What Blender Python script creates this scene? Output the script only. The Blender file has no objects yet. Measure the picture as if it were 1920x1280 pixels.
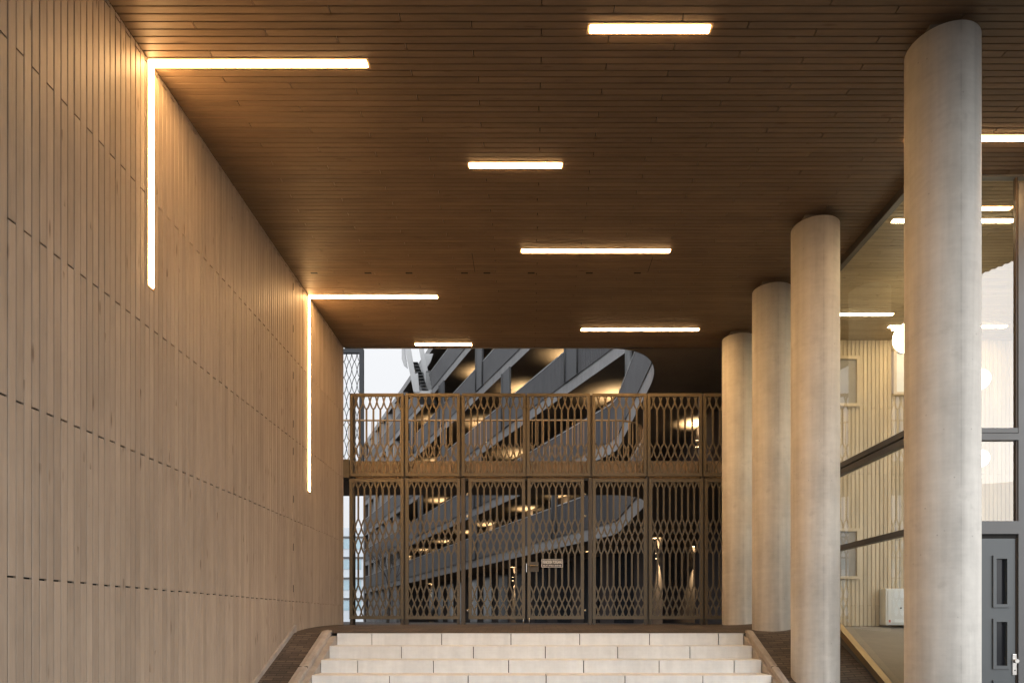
import bpy, math, random
from math import radians as R, sin, cos, pi, atan2, hypot
random.seed(7)
S = bpy.context.scene
COL = S.collection
E = 1.6                                  # eye height above the lower ground; shapes below use heights relative to the eye

# ------------------------------------------------------------------ camera
cam = bpy.data.cameras.new('camera'); camo = bpy.data.objects.new('camera', cam); COL.objects.link(camo)
camo.location = (0, 0, E); camo.rotation_euler = (R(90), 0, 0)
cam.lens = 24; cam.sensor_width = 36; cam.shift_x = -33/1920; cam.shift_y = 525/1920
cam.clip_start = 0.1; cam.clip_end = 3000
S.camera = camo
S.render.resolution_x = 1920; S.render.resolution_y = 1280
S.view_settings.view_transform = 'Standard'; S.view_settings.look = 'None'
S.view_settings.gamma = 1; S.view_settings.exposure = 0.0

# ------------------------------------------------------------------ sky: bright overcast dusk, brighter behind the camera
SKY_NORTH = 0.93; SKY_SOUTH = 3.1; SKY_ZENITH = 1.2
W = bpy.data.worlds.new('World'); S.world = W; W.use_nodes = True
nt = W.node_tree; nt.nodes.clear()
def wn(t, **k):
    n = nt.nodes.new(t)
    for a, b in k.items(): setattr(n, a, b)
    return n
out = wn('ShaderNodeOutputWorld'); bg = wn('ShaderNodeBackground'); nt.links.new(bg.outputs[0], out.inputs[0])
sky = wn('ShaderNodeTexSky', sky_type='NISHITA'); sky.sun_disc = False
sky.sun_elevation = R(27); sky.sun_rotation = R(145); sky.dust_density = 3.0
sks = wn('ShaderNodeVectorMath', operation='SCALE'); sks.inputs[3].default_value = 0.10
nt.links.new(sky.outputs[0], sks.inputs[0])
tc = wn('ShaderNodeTexCoord'); sep = wn('ShaderNodeSeparateXYZ'); nt.links.new(tc.outputs['Generated'], sep.inputs[0])
mr = wn('ShaderNodeMapRange'); mr.inputs[1].default_value = -1; mr.inputs[2].default_value = 0.75
mr.inputs[3].default_value = SKY_SOUTH; mr.inputs[4].default_value = SKY_NORTH
dt = wn('ShaderNodeVectorMath', operation='DOT_PRODUCT'); dt.inputs[1].default_value = (-.55, .835, 0); nt.links.new(tc.outputs['Generated'], dt.inputs[0]); nt.links.new(dt.outputs['Value'], mr.inputs[0])
mz = wn('ShaderNodeMapRange'); mz.inputs[1].default_value = 0.25; mz.inputs[2].default_value = 1.0
nt.links.new(sep.outputs[2], mz.inputs[0])
mx = wn('ShaderNodeMix', data_type='FLOAT'); nt.links.new(mz.outputs[0], mx.inputs[0])
nt.links.new(mr.outputs[0], mx.inputs[2]); mx.inputs[3].default_value = SKY_ZENITH
cn = wn('ShaderNodeTexNoise'); cn.inputs['Scale'].default_value = 2.2; cn.inputs['Detail'].default_value = 5
nt.links.new(tc.outputs['Generated'], cn.inputs[0])
cm = wn('ShaderNodeMapRange'); cm.inputs[1].default_value = .3; cm.inputs[2].default_value = .7; cm.inputs[3].default_value = .93; cm.inputs[4].default_value = 1.05
nt.links.new(cn.outputs[0], cm.inputs[0])
mu = wn('ShaderNodeMath', operation='MULTIPLY'); nt.links.new(mx.outputs[0], mu.inputs[0]); nt.links.new(cm.outputs[0], mu.inputs[1])
oc = wn('ShaderNodeVectorMath', operation='SCALE'); oc.inputs[0].default_value = (.99, 1.0, 1.02)
nt.links.new(mu.outputs[0], oc.inputs[3])
ms = wn('ShaderNodeMix', data_type='RGBA'); ms.inputs[0].default_value = 0.93
nt.links.new(sks.outputs[0], ms.inputs[6]); nt.links.new(oc.outputs[0], ms.inputs[7])
nt.links.new(ms.outputs[2], bg.inputs[0]); bg.inputs[1].default_value = 1.0

sun = bpy.data.lights.new('sun', 'SUN'); suno = bpy.data.objects.new('sun', sun); COL.objects.link(suno)
sun.energy = 0.5; sun.angle = R(35); sun.color = (1, .97, .93)
suno.rotation_euler = (R(63), 0, R(35)); suno.location = (5, -10, 20)

LAMP = (1.0, .57, .23)
STRIP_POWER = 80.0
INT_POWER = 30.0
SPOT_W = 55.0

# ------------------------------------------------------------------ mesh helpers
class MB:
    def __init__(s): s.v = []; s.f = []; s.r = []; s.sm = []
    def quad(s, pts, r=.5, smooth=False):
        n = len(s.v); s.v += [tuple(p) for p in pts]; s.f.append(tuple(range(n, n+len(pts)))); s.r.append(r); s.sm.append(smooth); return s
    def box(s, x0, x1, y0, y1, z0, z1, r=.5):
        if x0 > x1: x0, x1 = x1, x0
        if y0 > y1: y0, y1 = y1, y0
        if z0 > z1: z0, z1 = z1, z0
        n = len(s.v)
        s.v += [(x0,y0,z0),(x1,y0,z0),(x1,y1,z0),(x0,y1,z0),(x0,y0,z1),(x1,y0,z1),(x1,y1,z1),(x0,y1,z1)]
        for q in ((0,3,2,1),(4,5,6,7),(0,1,5,4),(1,2,6,5),(2,3,7,6),(3,0,4,7)):
            s.f.append(tuple(n+i for i in q)); s.r.append(r); s.sm.append(False)
        return s
    def prism(s, prof, a, b, axis, r=.5):
        """closed profile extruded along an axis: axis 'x': prof=(y,z); 'y': prof=(x,z); 'z': prof=(x,y)"""
        def P(p, t):
            return {'x': (t,p[0],p[1]), 'y': (p[0],t,p[1]), 'z': (p[0],p[1],t)}[axis]
        n = len(s.v); m = len(prof)
        s.v += [P(p,a) for p in prof] + [P(p,b) for p in prof]
        for i in range(m):
            j = (i+1) % m; s.f.append((n+i,n+j,n+m+j,n+m+i)); s.r.append(r); s.sm.append(False)
        s.f.append(tuple(n+i for i in reversed(range(m)))); s.f.append(tuple(n+m+i for i in range(m))); s.r += [r,r]; s.sm += [False,False]
        return s
    def cyl(s, p0, p1, r0, r1=None, seg=12, caps=True, r=.5):
        r1 = r0 if r1 is None else r1
        d = [p1[i]-p0[i] for i in range(3)]; L = math.sqrt(sum(c*c for c in d)) or 1; d = [c/L for c in d]
        up = (0,0,1) if abs(d[2]) < .9 else (1,0,0)
        u = (d[1]*up[2]-d[2]*up[1], d[2]*up[0]-d[0]*up[2], d[0]*up[1]-d[1]*up[0]); l = math.sqrt(sum(c*c for c in u)); u = [c/l for c in u]
        w = (d[1]*u[2]-d[2]*u[1], d[2]*u[0]-d[0]*u[2], d[0]*u[1]-d[1]*u[0])
        n = len(s.v)
        for (p, rr) in ((p0,r0),(p1,r1)):
            for k in range(seg):
                a = 2*pi*k/seg; s.v.append(tuple(p[i]+rr*(cos(a)*u[i]+sin(a)*w[i]) for i in range(3)))
        for k in range(seg):
            j = (k+1) % seg; s.f.append((n+k,n+j,n+seg+j,n+seg+k)); s.r.append(r); s.sm.append(True)
        if caps:
            s.f.append(tuple(n+k for k in reversed(range(seg)))); s.f.append(tuple(n+seg+k for k in range(seg))); s.r += [r,r]; s.sm += [False,False]
        return s
    def sphere(s, c, rad, seg=20, rings=12):
        n = len(s.v)
        for i in range(rings+1):
            t = pi*i/rings
            for k in range(seg):
                a = 2*pi*k/seg; s.v.append((c[0]+rad*sin(t)*cos(a), c[1]+rad*sin(t)*sin(a), c[2]+rad*cos(t)))
        for i in range(rings):
            for k in range(seg):
                j = (k+1) % seg; s.f.append((n+i*seg+k, n+(i+1)*seg+k, n+(i+1)*seg+j, n+i*seg+j)); s.r.append(.5); s.sm.append(True)
        return s
    def ribbon(s, pts, w, y0, y1):
        """flat cut-metal strip in the xz plane with real thickness y0..y1; pts = (x,z)"""
        n = len(s.v); m = len(pts)
        for i, (x, z) in enumerate(pts):
            a = pts[max(i-1,0)]; b = pts[min(i+1,m-1)]
            dx, dz = b[0]-a[0], b[1]-a[1]; l = hypot(dx, dz) or 1; nx, nz = -dz/l*w/2, dx/l*w/2
            s.v += [(x+nx,y0,z+nz),(x-nx,y0,z-nz),(x-nx,y1,z-nz),(x+nx,y1,z+nz)]
        for i in range(m-1):
            for k in range(4):
                a = n+4*i+k; b = n+4*i+(k+1)%4
                s.f.append((a,b,b+4,a+4)); s.r.append(.5); s.sm.append(False)
        return s
    def build(s, name, mat, parent=None, org=(0,0,0), bevel=0):
        if parent is not None:
            root = parent
            while root.parent: root = root.parent
            o0 = (root.location[0], root.location[1], root.location[2]-E)
        else: o0 = org
        me = bpy.data.meshes.new(name)
        me.from_pydata([(x-o0[0], y-o0[1], z-o0[2]) for x,y,z in s.v], [], s.f)
        me.materials.append(mat)
        at = me.attributes.new('rnd', 'FLOAT', 'FACE'); at.data.foreach_set('value', s.r)
        me.polygons.foreach_set('use_smooth', s.sm)
        me.validate(); me.update()
        o = bpy.data.objects.new(name, me); COL.objects.link(o)
        if parent is not None: o.parent = parent
        else: o.location = (o0[0], o0[1], o0[2]+E)
        if bevel:
            b = o.modifiers.new('bevel', 'BEVEL'); b.width = bevel; b.segments = 2; b.limit_method = 'ANGLE'; b.harden_normals = False
        return o

def tag(o, label=None, cat=None, group=None, kind=None):
    if label: o['label'] = label
    if cat: o['category'] = cat
    if group: o['group'] = group
    if kind: o['kind'] = kind
    return o
def thing(name, label, cat, loc=(0,0,0), group=None):
    o = bpy.data.objects.new(name, None); COL.objects.link(o); o.empty_display_size = .2
    o.location = (loc[0], loc[1], loc[2]+E)
    return tag(o, label, cat, group)

# ------------------------------------------------------------------ material helpers
class M:
    def __init__(s, name):
        s.m = bpy.data.materials.new(name); s.m.use_nodes = True; s.t = s.m.node_tree
        s.b = s.t.nodes['Principled BSDF']
        s.tc = s.n('ShaderNodeTexCoord'); s.obj = s.tc.outputs['Object']
    def n(s, t, **k):
        n = s.t.nodes.new(t)
        for a, b in k.items(): setattr(n, a, b)
        return n
    def l(s, a, b): s.t.links.new(a, b)
    def map(s, scale, vec=None, loc=(0,0,0), rot=(0,0,0)):
        n = s.n('ShaderNodeMapping'); n.inputs['Scale'].default_value = scale; n.inputs['Location'].default_value = loc; n.inputs['Rotation'].default_value = rot
        s.l(vec or s.obj, n.inputs[0]); return n.outputs[0]
    def noise(s, vec, scale=1, detail=4, rough=.55, dist=0):
        n = s.n('ShaderNodeTexNoise'); n.inputs['Scale'].default_value = scale; n.inputs['Detail'].default_value = detail
        n.inputs['Roughness'].default_value = rough; n.inputs['Distortion'].default_value = dist; s.l(vec, n.inputs[0]); return n.outputs[0]
    def rng(s, v, a, b, c, d):
        n = s.n('ShaderNodeMapRange'); s.l(v, n.inputs[0])
        for i, q in enumerate((a,b,c,d)): n.inputs[i+1].default_value = q
        return n.outputs[0]
    def math(s, op, a, b=None):
        n = s.n('ShaderNodeMath', operation=op)
        for i, q in enumerate((a, b)):
            if q is None: continue
            if isinstance(q, (int, float)): n.inputs[i].default_value = q
            else: s.l(q, n.inputs[i])
        return n.outputs[0]
    def mix(s, f, a, b, bt='MIX'):
        n = s.n('ShaderNodeMix', data_type='RGBA', blend_type=bt)
        for i, q in ((0,f),(6,a),(7,b)):
            if isinstance(q, (int, float)): n.inputs[i].default_value = q
            elif isinstance(q, tuple): n.inputs[i].default_value = q + (1,) if len(q) == 3 else q
            else: s.l(q, n.inputs[i])
        return n.outputs[2]
    def scale(s, c, f):
        n = s.n('ShaderNodeVectorMath', operation='SCALE')
        if isinstance(c, tuple): n.inputs[0].default_value = c
        else: s.l(c, n.inputs[0])
        s.l(f, n.inputs[3]); return n.outputs[0]
    def attr(s, name):
        n = s.n('ShaderNodeAttribute'); n.attribute_name = name; return n.outputs['Fac']
    def bump(s, h, st=.3, d=.01):
        n = s.n('ShaderNodeBump'); n.inputs['Strength'].default_value = st; n.inputs['Distance'].default_value = d
        s.l(h, n.inputs['Height']); s.l(n.outputs[0], s.b.inputs['Normal'])
    def col(s, c):
        if isinstance(c, tuple): s.b.inputs['Base Color'].default_value = c + (1,)
        else: s.l(c, s.b.inputs['Base Color'])
    def set(s, rough=None, metal=None, spec=None):
        if rough is not None: s.b.inputs['Roughness'].default_value = rough
        if metal is not None: s.b.inputs['Metallic'].default_value = metal
        if spec is not None: s.b.inputs['Specular IOR Level'].default_value = spec
        return s

def wood(name, along, c1, c2, rough=.5, knots=.7):
    """stained boards; every board carries its own random tone in 'rnd'"""
    m = M(name); r = m.attr('rnd')
    st = {'z': (16, 16, .9), 'x': (.9, 16, 16)}[along]
    off = m.n('ShaderNodeCombineXYZ'); rr = m.math('MULTIPLY', r, 57.0)
    for i in range(3): m.l(rr, off.inputs[i])
    av = m.n('ShaderNodeVectorMath', operation='ADD'); m.l(m.obj, av.inputs[0]); m.l(off.outputs[0], av.inputs[1])
    v = av.outputs[0]
    g = m.noise(m.map(st, v), 2.2, 6, .62, .6)
    fine = m.noise(m.map(tuple(q*5 for q in st), v), 2.0, 3, .6)
    blot = m.noise(m.map({'z': (3,3,1.1), 'x': (1.1,3,3)}[along], v), 1.6, 4, .6)
    big = m.noise(m.map((1,1,1)), .55, 3)
    base = m.mix(m.rng(g, .3, .72, 0, 1), c1, c2)
    f = m.math('ADD', m.rng(r, 0, 1, .89, 1.08), m.rng(blot, .3, .7, -.10, .09))
    f = m.math('ADD', f, m.rng(big, .3, .7, -.06, .06))
    f = m.math('ADD', f, m.rng(fine, .3, .7, -.05, .05))
    c = m.scale(base, f)
    vo = m.n('ShaderNodeTexVoronoi'); vo.inputs['Scale'].default_value = 1.0; vo.inputs['Randomness'].default_value = 1
    m.l(m.map({'z': (13,13,2.2), 'x': (2.2,13,13)}[along], v), vo.inputs['Vector'])
    kn = m.rng(vo.outputs['Distance'], .05, .17, 1, 0)
    sel = m.math('GREATER_THAN', m.noise(m.map((5,5,5), v), 1, 0), .50)
    kn = m.math('MULTIPLY', kn, sel)
    c = m.mix(m.math('MULTIPLY', kn, knots), c, (.10, .055, .03))
    m.set(spec=.3); m.col(c); m.bump(m.math('ADD', g, m.math('MULTIPLY', fine, .5)), .25, .004)
    m.l(m.rng(g, .3, .7, rough-.08, rough+.12), m.b.inputs['Roughness'])
    return m.m
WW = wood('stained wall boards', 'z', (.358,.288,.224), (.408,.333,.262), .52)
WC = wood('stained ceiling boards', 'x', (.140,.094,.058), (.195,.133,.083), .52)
WC_LIT = wood('ceiling boards brightened as lit', 'x', (.34,.26,.15), (.42,.33,.20), .5)  # same ceiling boards, with the room's light put into a paler colour
WI = wood('pale interior boards', 'z', (.55,.455,.315), (.585,.49,.345), .5, .15)

def concrete(name, c, stain=.3, streak=True, rough=.75, dia=False):
    m = M(name)
    a = m.noise(m.map((1,1,1)), 1.3, 6, .6); b = m.noise(m.map((1,1,1)), 14, 4, .6)
    s_ = m.noise(m.map((7,7,.25)), 1.0, 5, .6, .3); fl = m.noise(m.map((1,1,9)), 2.2, 4, .7)
    f = m.math('ADD', m.rng(a, .3, .7, 1-stain*.45, 1+stain*.3), m.rng(b, .3, .7, -.035, .035))
    f = m.math('ADD', f, m.rng(fl, .35, .65, -.03*stain/.3, .025))
    if streak:
        f = m.math('ADD', f, m.rng(s_, .32, .62, -stain*.50, stain*.12))
    col = m.scale(c, f)
    if dia:
        wv = m.n('ShaderNodeTexWave'); wv.bands_direction = 'Z'; wv.inputs['Scale'].default_value = 5.5; wv.inputs['Distortion'].default_value = 2.5; wv.inputs['Detail'].default_value = 3
        m.l(m.map((1,1,1), rot=(.35,.35,0)), wv.inputs['Vector'])
        h = m.math('ADD', m.math('MULTIPLY', b, .6), m.math('MULTIPLY', wv.outputs['Fac'], .35))
        st = m.rng(m.noise(m.map((1,1,1)), 5, 5, .7), .60, .72, 0, .35)
        col = m.mix(st, col, tuple(q*.62 for q in c))
        vo = m.n('ShaderNodeTexVoronoi'); vo.inputs['Scale'].default_value = 9; m.l(m.obj, vo.inputs['Vector'])
        pin = m.math('MULTIPLY', m.rng(vo.outputs['Distance'], .03, .07, 1, 0), .6)
        col = m.mix(pin, col, tuple(q*.4 for q in c))
        m.bump(h, .25, .006)
    else: m.bump(b, .2, .004)
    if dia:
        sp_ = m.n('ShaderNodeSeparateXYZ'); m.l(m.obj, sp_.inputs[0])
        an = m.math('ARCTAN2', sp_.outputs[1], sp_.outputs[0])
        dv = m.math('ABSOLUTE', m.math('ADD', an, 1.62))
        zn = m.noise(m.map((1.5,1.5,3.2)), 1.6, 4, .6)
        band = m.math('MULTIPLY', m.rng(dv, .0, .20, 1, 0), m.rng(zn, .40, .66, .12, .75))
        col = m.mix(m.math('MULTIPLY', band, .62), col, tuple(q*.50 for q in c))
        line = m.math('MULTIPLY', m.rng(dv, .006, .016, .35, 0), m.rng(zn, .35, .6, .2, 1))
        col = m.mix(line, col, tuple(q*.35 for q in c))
    m.col(col); m.set(rough=rough, spec=.3)
    return m.m
CO = concrete('cast column concrete', (.61,.59,.545), .34, True, .7, True)
CS = concrete('pale step stone', (.75,.76,.745), .17, True, .7)
CK = concrete('weathered kerb concrete', (.40,.365,.33), .35, True, .8)
CF = concrete('gallery concrete', (.33,.33,.335), .25)
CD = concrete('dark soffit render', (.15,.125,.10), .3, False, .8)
CW = concrete('dark facade wall', (.085,.072,.068), .2)
CWB = concrete('dark added wing', (.05,.045,.045), .2)

def plain(name, c, rough=.5, metal=0, var=.08, sc=6, spec=.5):
    m = M(name); a = m.noise(m.map((1,1,1)), sc, 4)
    m.col(m.scale(c, m.rng(a, .3, .7, 1-var, 1+var))); m.set(rough, metal, spec)
    m.l(m.rng(a, .3, .7, rough-.05, min(1, rough+.08)), m.b.inputs['Roughness']); return m.m
BLACK = plain('shadow gap backing', (.012,.009,.007), .9)
SLOT = plain('dark slot grille', (.008,.007,.006), .8)
BRONZE = plain('bronze coated steel', (.132,.106,.068), .45, .30, .10, 9)
BRONZED = plain('darker bronze posts', (.085,.068,.048), .45, .35, .1, 9)
STEEL = plain('stainless steel', (.62,.60,.57), .28, 1)
DKMETAL = plain('anthracite frame', (.075,.078,.08), .4, .1, .06)
DOORP = plain('slate grey door paint', (.095,.108,.115), .38, 0, .05, 3)
FRAMEP = plain('grey brown window frame', (.115,.118,.12), .4, .1, .05, 3)
GREYM = plain('grey balustrade metal', (.088,.089,.095), .45, .15, .06, 2)
SCREENM = plain('grey perforated screen metal', (.095,.098,.105), .5, .2, .15, 30)
PALEST = plain('pale grey painted stair steel', (.46,.47,.48), .5, 0, .06, 2)
BLKFRAME = plain('black steel screen', (.02,.023,.028), .5, .2)
RAILM = plain('lit bronze railing', (.42,.30,.17), .4, .3)  # bronze lightened so the colour itself carries the light on the railing
HEADM = plain('column head steel', (.16,.13,.10), .6)
FRAMES = plain('dark brown side frame', (.062,.052,.043), .4, .1, .05, 3)
BRASS = plain('brass coloured sill', (.36,.28,.17), .35, .6, .06)
WHITE = plain('white cabinet paint', (.72,.74,.72), .4, 0, .03)
SIGNP = plain('dark sign plate', (.09,.08,.075), .5)
SIGNW = plain('white sign lettering', (.8,.78,.74), .5)
PALE = plain('far pale cladding', (.52,.57,.62), .6, 0, .1, .3)
FARG = plain('far blue glazing', (.30,.42,.48), .25, 0, .2, .2)
PANEW = plain('pane with painted sky reflection', (.62,.64,.70), .2, 0, .1, 3)  # sky reflection painted in as a pale bluish base colour
BARK = plain('dark tree bark', (.05,.042,.036), .9, 0, .2, 8)
CARPET = plain('grey interior floor', (.30,.28,.25), .7, 0, .1, 3)
PLASTER = plain('pale plaster', (.6,.57,.5), .8, 0, .04)
def bridgewood():
    m = M('timber slat fascia'); v = m.map((30,30,.6)); g = m.noise(v, 1.2, 4, .6)
    m.col(m.mix(m.rng(g,.3,.7,0,1), (.33,.225,.125), (.42,.29,.165))); m.set(.45, 0); m.bump(g,.3,.01); return m.m
BW = bridgewood()
def pavers(name, c1, c2, mort):
    m = M(name); bt = m.n('ShaderNodeTexBrick')
    bt.inputs['Color1'].default_value = c1+(1,); bt.inputs['Color2'].default_value = c2+(1,); bt.inputs['Mortar'].default_value = mort+(1,)
    bt.inputs['Scale'].default_value = 1; bt.inputs['Mortar Size'].default_value = .006; bt.inputs['Brick Width'].default_value = .2; bt.inputs['Row Height'].default_value = .052
    bt.inputs['Mortar Smooth'].default_value = .3; bt.inputs['Bias'].default_value = 0
    m.l(m.map((1,1,1), rot=(0,0,0)), bt.inputs[0])
    a = m.noise(m.map((1,1,1)), 2.0, 5, .6); b = m.noise(m.map((1,1,1)), 60, 3, .6)
    f = m.math('ADD', m.rng(a,.3,.7,.75,1.25), m.rng(b,.3,.7,-.2,.2))
    m.col(m.scale(bt.outputs[0], f)); m.set(.75)
    h = m.math('ADD', m.math('MULTIPLY', bt.outputs['Fac'], -1.0), m.math('MULTIPLY', b, .4)); m.bump(h, .8, .008); return m.m
PV = pavers('dark clay pavers', (.13,.10,.08), (.065,.052,.046), (.03,.025,.02))
GR = pavers('square paving', (.09,.085,.08), (.07,.066,.062), (.04,.035,.03))
def emit(name, c, st):
    m = bpy.data.materials.new(name); m.use_nodes = True; t = m.node_tree; t.nodes.clear()
    e = t.nodes.new('ShaderNodeEmission'); o = t.nodes.new('ShaderNodeOutputMaterial'); t.links.new(e.outputs[0], o.inputs[0])
    e.inputs[0].default_value = c+(1,); e.inputs[1].default_value = st; return m
EM = emit('warm strip diffuser', LAMP, STRIP_POWER)
EI = emit('interior strip diffuser', (1,.76,.44), INT_POWER*1.6)
EG = emit('opal globe glass', (1,.84,.58), 11)
EL = emit('small lamp lens', (1,.70,.38), 8)
def glass(name, refl, tint=(.93,.95,.93)):
    m = bpy.data.materials.new(name); m.use_nodes = True; t = m.node_tree; t.nodes.clear()
    o = t.nodes.new('ShaderNodeOutputMaterial'); tr = t.nodes.new('ShaderNodeBsdfTransparent'); gl = t.nodes.new('ShaderNodeBsdfGlossy')
    tr.inputs[0].default_value = tint+(1,); gl.inputs['Roughness'].default_value = 0.0; gl.inputs[0].default_value = (1,1,1,1)
    fr = t.nodes.new('ShaderNodeFresnel'); fr.inputs[0].default_value = 1.5
    ad = t.nodes.new('ShaderNodeMath'); ad.operation = 'ADD'; ad.inputs[1].default_value = refl; ad.use_clamp = True
    ge = t.nodes.new('ShaderNodeNewGeometry'); mi = t.nodes.new('ShaderNodeMapRange'); mi.inputs[3].default_value = 1.5; mi.inputs[4].default_value = 1/1.5; t.links.new(ge.outputs['Backfacing'], mi.inputs[0]); t.links.new(mi.outputs[0], fr.inputs[0])
    mx = t.nodes.new('ShaderNodeMixShader'); t.links.new(fr.outputs[0], ad.inputs[0]); t.links.new(ad.outputs[0], mx.inputs[0])
    t.links.new(tr.outputs[0], mx.inputs[1]); t.links.new(gl.outputs[0], mx.inputs[2]); t.links.new(mx.outputs[0], o.inputs[0]); return m
GS = glass('side glazing', .03); GF = glass('coated front glazing', .10)
GD = plain('dark window glass', (.02,.022,.026), .15, 0, .05, 1, .3)

# ------------------------------------------------------------------ measured layout (metres, heights relative to the eye)
XW = -3.18          # face of the boarded wall
ZC = 4.68           # ceiling boards
DG = 11.66          # plane of the gate
D1 = 9.14           # front edge of the top step
SL = .45            # slope of the stair
TR, RI = .356, .16
def sst(a, b, x):
    t = max(0, min(1, (x-a)/(b-a))); return t*t*(3-2*t)
def gz(X, D):
    z = -.15 + .11*(1-math.exp(-(D-D1)/.9)) if D > D1 else -.15 - SL*(D1-D)
    return max(z, -1.6) + (.05*sst(3.1, 4.0, X) if D > 7 else 0)

# ------------------------------------------------------------------ ground
def sheet(xs, ys, f, uvmat, name):
    b = MB(); n = len(xs)
    for y in ys:
        for x in xs: b.v.append((x, y, f(x, y)))
    for j in range(len(ys)-1):
        for i in range(n-1):
            a = j*n+i; b.f.append((a, a+1, a+1+n, a+n)); b.r.append(.5); b.sm.append(True)
    return tag(b.build(name, uvmat), kind='structure')
sheet([-400, -60, -10, 0, 10, 60, 400], [-400, -60, -10, 0, 20, 60, 900], lambda x, y: -1.604, GR, 'ground')
ys_ = [D1 + (DG-D1)*i/14 for i in range(15)]
sheet([-3.3,-2.6,-1,1,2.6,3.1,3.3,3.5,3.7,3.9,4.03], ys_, gz, PV, 'landing')
sheet([-60,-20,-3.5,0,3,6,30,60], [DG, 14, 20, 60, 160], lambda x, y: gz(0, DG)+ .0005*(y-DG), PV, 'courtyard')
yr = [5.9 + (D1-5.9)*i/10 for i in range(11)]
sheet([-3.3,-3.0,-2.76], yr, gz, PV, 'paved_slope')
sheet([2.97,3.1,3.3,3.5,3.7,3.9,4.03], yr, gz, PV, 'paved_slope')
sheet([4.3,6,9,14], [2, 7.16], lambda x, y: -1.06, PV, 'paved_terrace')

# ------------------------------------------------------------------ ceiling
ceil = bpy.data.objects.new('ceiling', None); COL.objects.link(ceil); ceil.location = (0, 0, E+ZC); tag(ceil, kind='structure')
FE = [(-3.3,-3.2),(2.6,-3.2),(3.3,.3),(4.2,1.9),(5.2,3.6),(6.1,5.12),(6.6,5.95),(7.4,7.0),(14,9.5)]
def xmax(D):
    for (a, da), (b, db) in zip(FE, FE[1:]):
        if da <= D < db: return a + (b-a)*(D-da)/(db-da)
    return 14.0
b = MB(); rb = MB(); BWD = .0675; DF_ = 7.17; XG_ = 4.06
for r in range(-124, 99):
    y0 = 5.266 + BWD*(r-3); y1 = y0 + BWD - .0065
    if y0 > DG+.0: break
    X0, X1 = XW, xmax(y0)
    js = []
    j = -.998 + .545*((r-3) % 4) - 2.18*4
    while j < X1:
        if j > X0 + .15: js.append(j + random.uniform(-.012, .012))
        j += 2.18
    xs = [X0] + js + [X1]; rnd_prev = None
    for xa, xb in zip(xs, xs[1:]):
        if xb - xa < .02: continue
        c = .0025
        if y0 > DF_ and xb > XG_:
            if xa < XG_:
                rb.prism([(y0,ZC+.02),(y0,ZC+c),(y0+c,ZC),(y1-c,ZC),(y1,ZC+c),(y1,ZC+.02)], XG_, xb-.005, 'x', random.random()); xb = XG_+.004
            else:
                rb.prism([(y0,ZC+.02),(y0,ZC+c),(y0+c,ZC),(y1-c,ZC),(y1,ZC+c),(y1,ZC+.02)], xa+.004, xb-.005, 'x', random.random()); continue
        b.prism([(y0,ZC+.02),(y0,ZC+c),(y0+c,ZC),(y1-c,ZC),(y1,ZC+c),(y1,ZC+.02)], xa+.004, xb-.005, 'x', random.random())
b.build('ceiling_boards', WC, ceil); rb.build('room_ceiling_boards', WC_LIT, ceil)
bk = MB()
poly = [(XW-.3, DG+.05)] + [(XW-.3, -3.2)] + [(x, d) for x, d in FE[1:]] + [(14, DG+.05)]
n = len(poly)
bk.quad([(x, y, ZC+.021) for x, y in poly]); bk.quad([(x, y, ZC+.62) for x, y in poly][::-1])
for i in range(n):
    a, c = poly[i], poly[(i+1) % n]; bk.quad([(a[0],a[1],ZC+.021),(a[0],a[1],ZC+.62),(c[0],c[1],ZC+.62),(c[0],c[1],ZC+.021)])
bk.build('roof_slab', BLACK, ceil)
for px in (589,690,767,871,913,996,1105,1195):
    X = (px-993)/1280*9.17
    MB().box(X-.045, X+.045, 9.155, 9.185, ZC-.003, ZC+.01).build('vent_slot', SLOT, ceil)
h = MB()
for (xa, ya, xb, yb) in ((885,475,890,510),(1224,482,1215,510)):
    da, db = 1280*ZC/(1165-ya), 1280*ZC/(1165-yb); Xa = (xa-993)/1280*da
    h.box(Xa-.003, Xa+.003, da, db, ZC-.0015, ZC+.01)
h.build('hatch_joint', SLOT, ceil)

# ------------------------------------------------------------------ boarded wall on the left
wall = thing('boarded_wall', 'tall wall of brown vertical boards left of the stairs, meeting the boarded ceiling', 'wall', (XW, 7, -1.6))
ZL = [.277-2.18+.0, .277-1.09, .277, 1.371, 2.459, 3.549, 4.645]
b = MB(); k = 0; y = 4.164 - BWD*108
while y < DG-.02:
    y1 = y + BWD - .006
    par = k % 2
    zs = [-1.75] + [z + random.uniform(-.003,.003) for i, z in enumerate(ZL) if i % 2 == par and -1.7 < z < ZC-.02] + [ZC+.01]
    dx = random.uniform(-.0012, .0012)
    for za, zb in zip(zs, zs[1:]):
        c = .003
        b.prism([(XW-.02,y),(XW-c+dx,y),(XW+dx,y+c),(XW+dx,y1-c),(XW-c+dx,y1),(XW-.02,y1)], za+.005, zb-.008, 'z', random.random())
    y += BWD; k += 1
b.build('board_cladding', WW, wall)
MB().box(XW-.32, XW-.0205, -3.2, DG-.03, -1.8, ZC+.6).build('wall_core', BLACK, wall)
MB().box(XW-.33, XW+.002, DG-.03, DG-.005, -.2, ZC).build('end_board', WW, wall)
for z in (4.505,3.94,3.31,2.66,2.29,1.65,1.005,.447):
    MB().box(XW-.01, XW+.0025, 9.175, 9.195, z-.048, z+.048).build('vent_slot', SLOT, wall)
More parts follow.
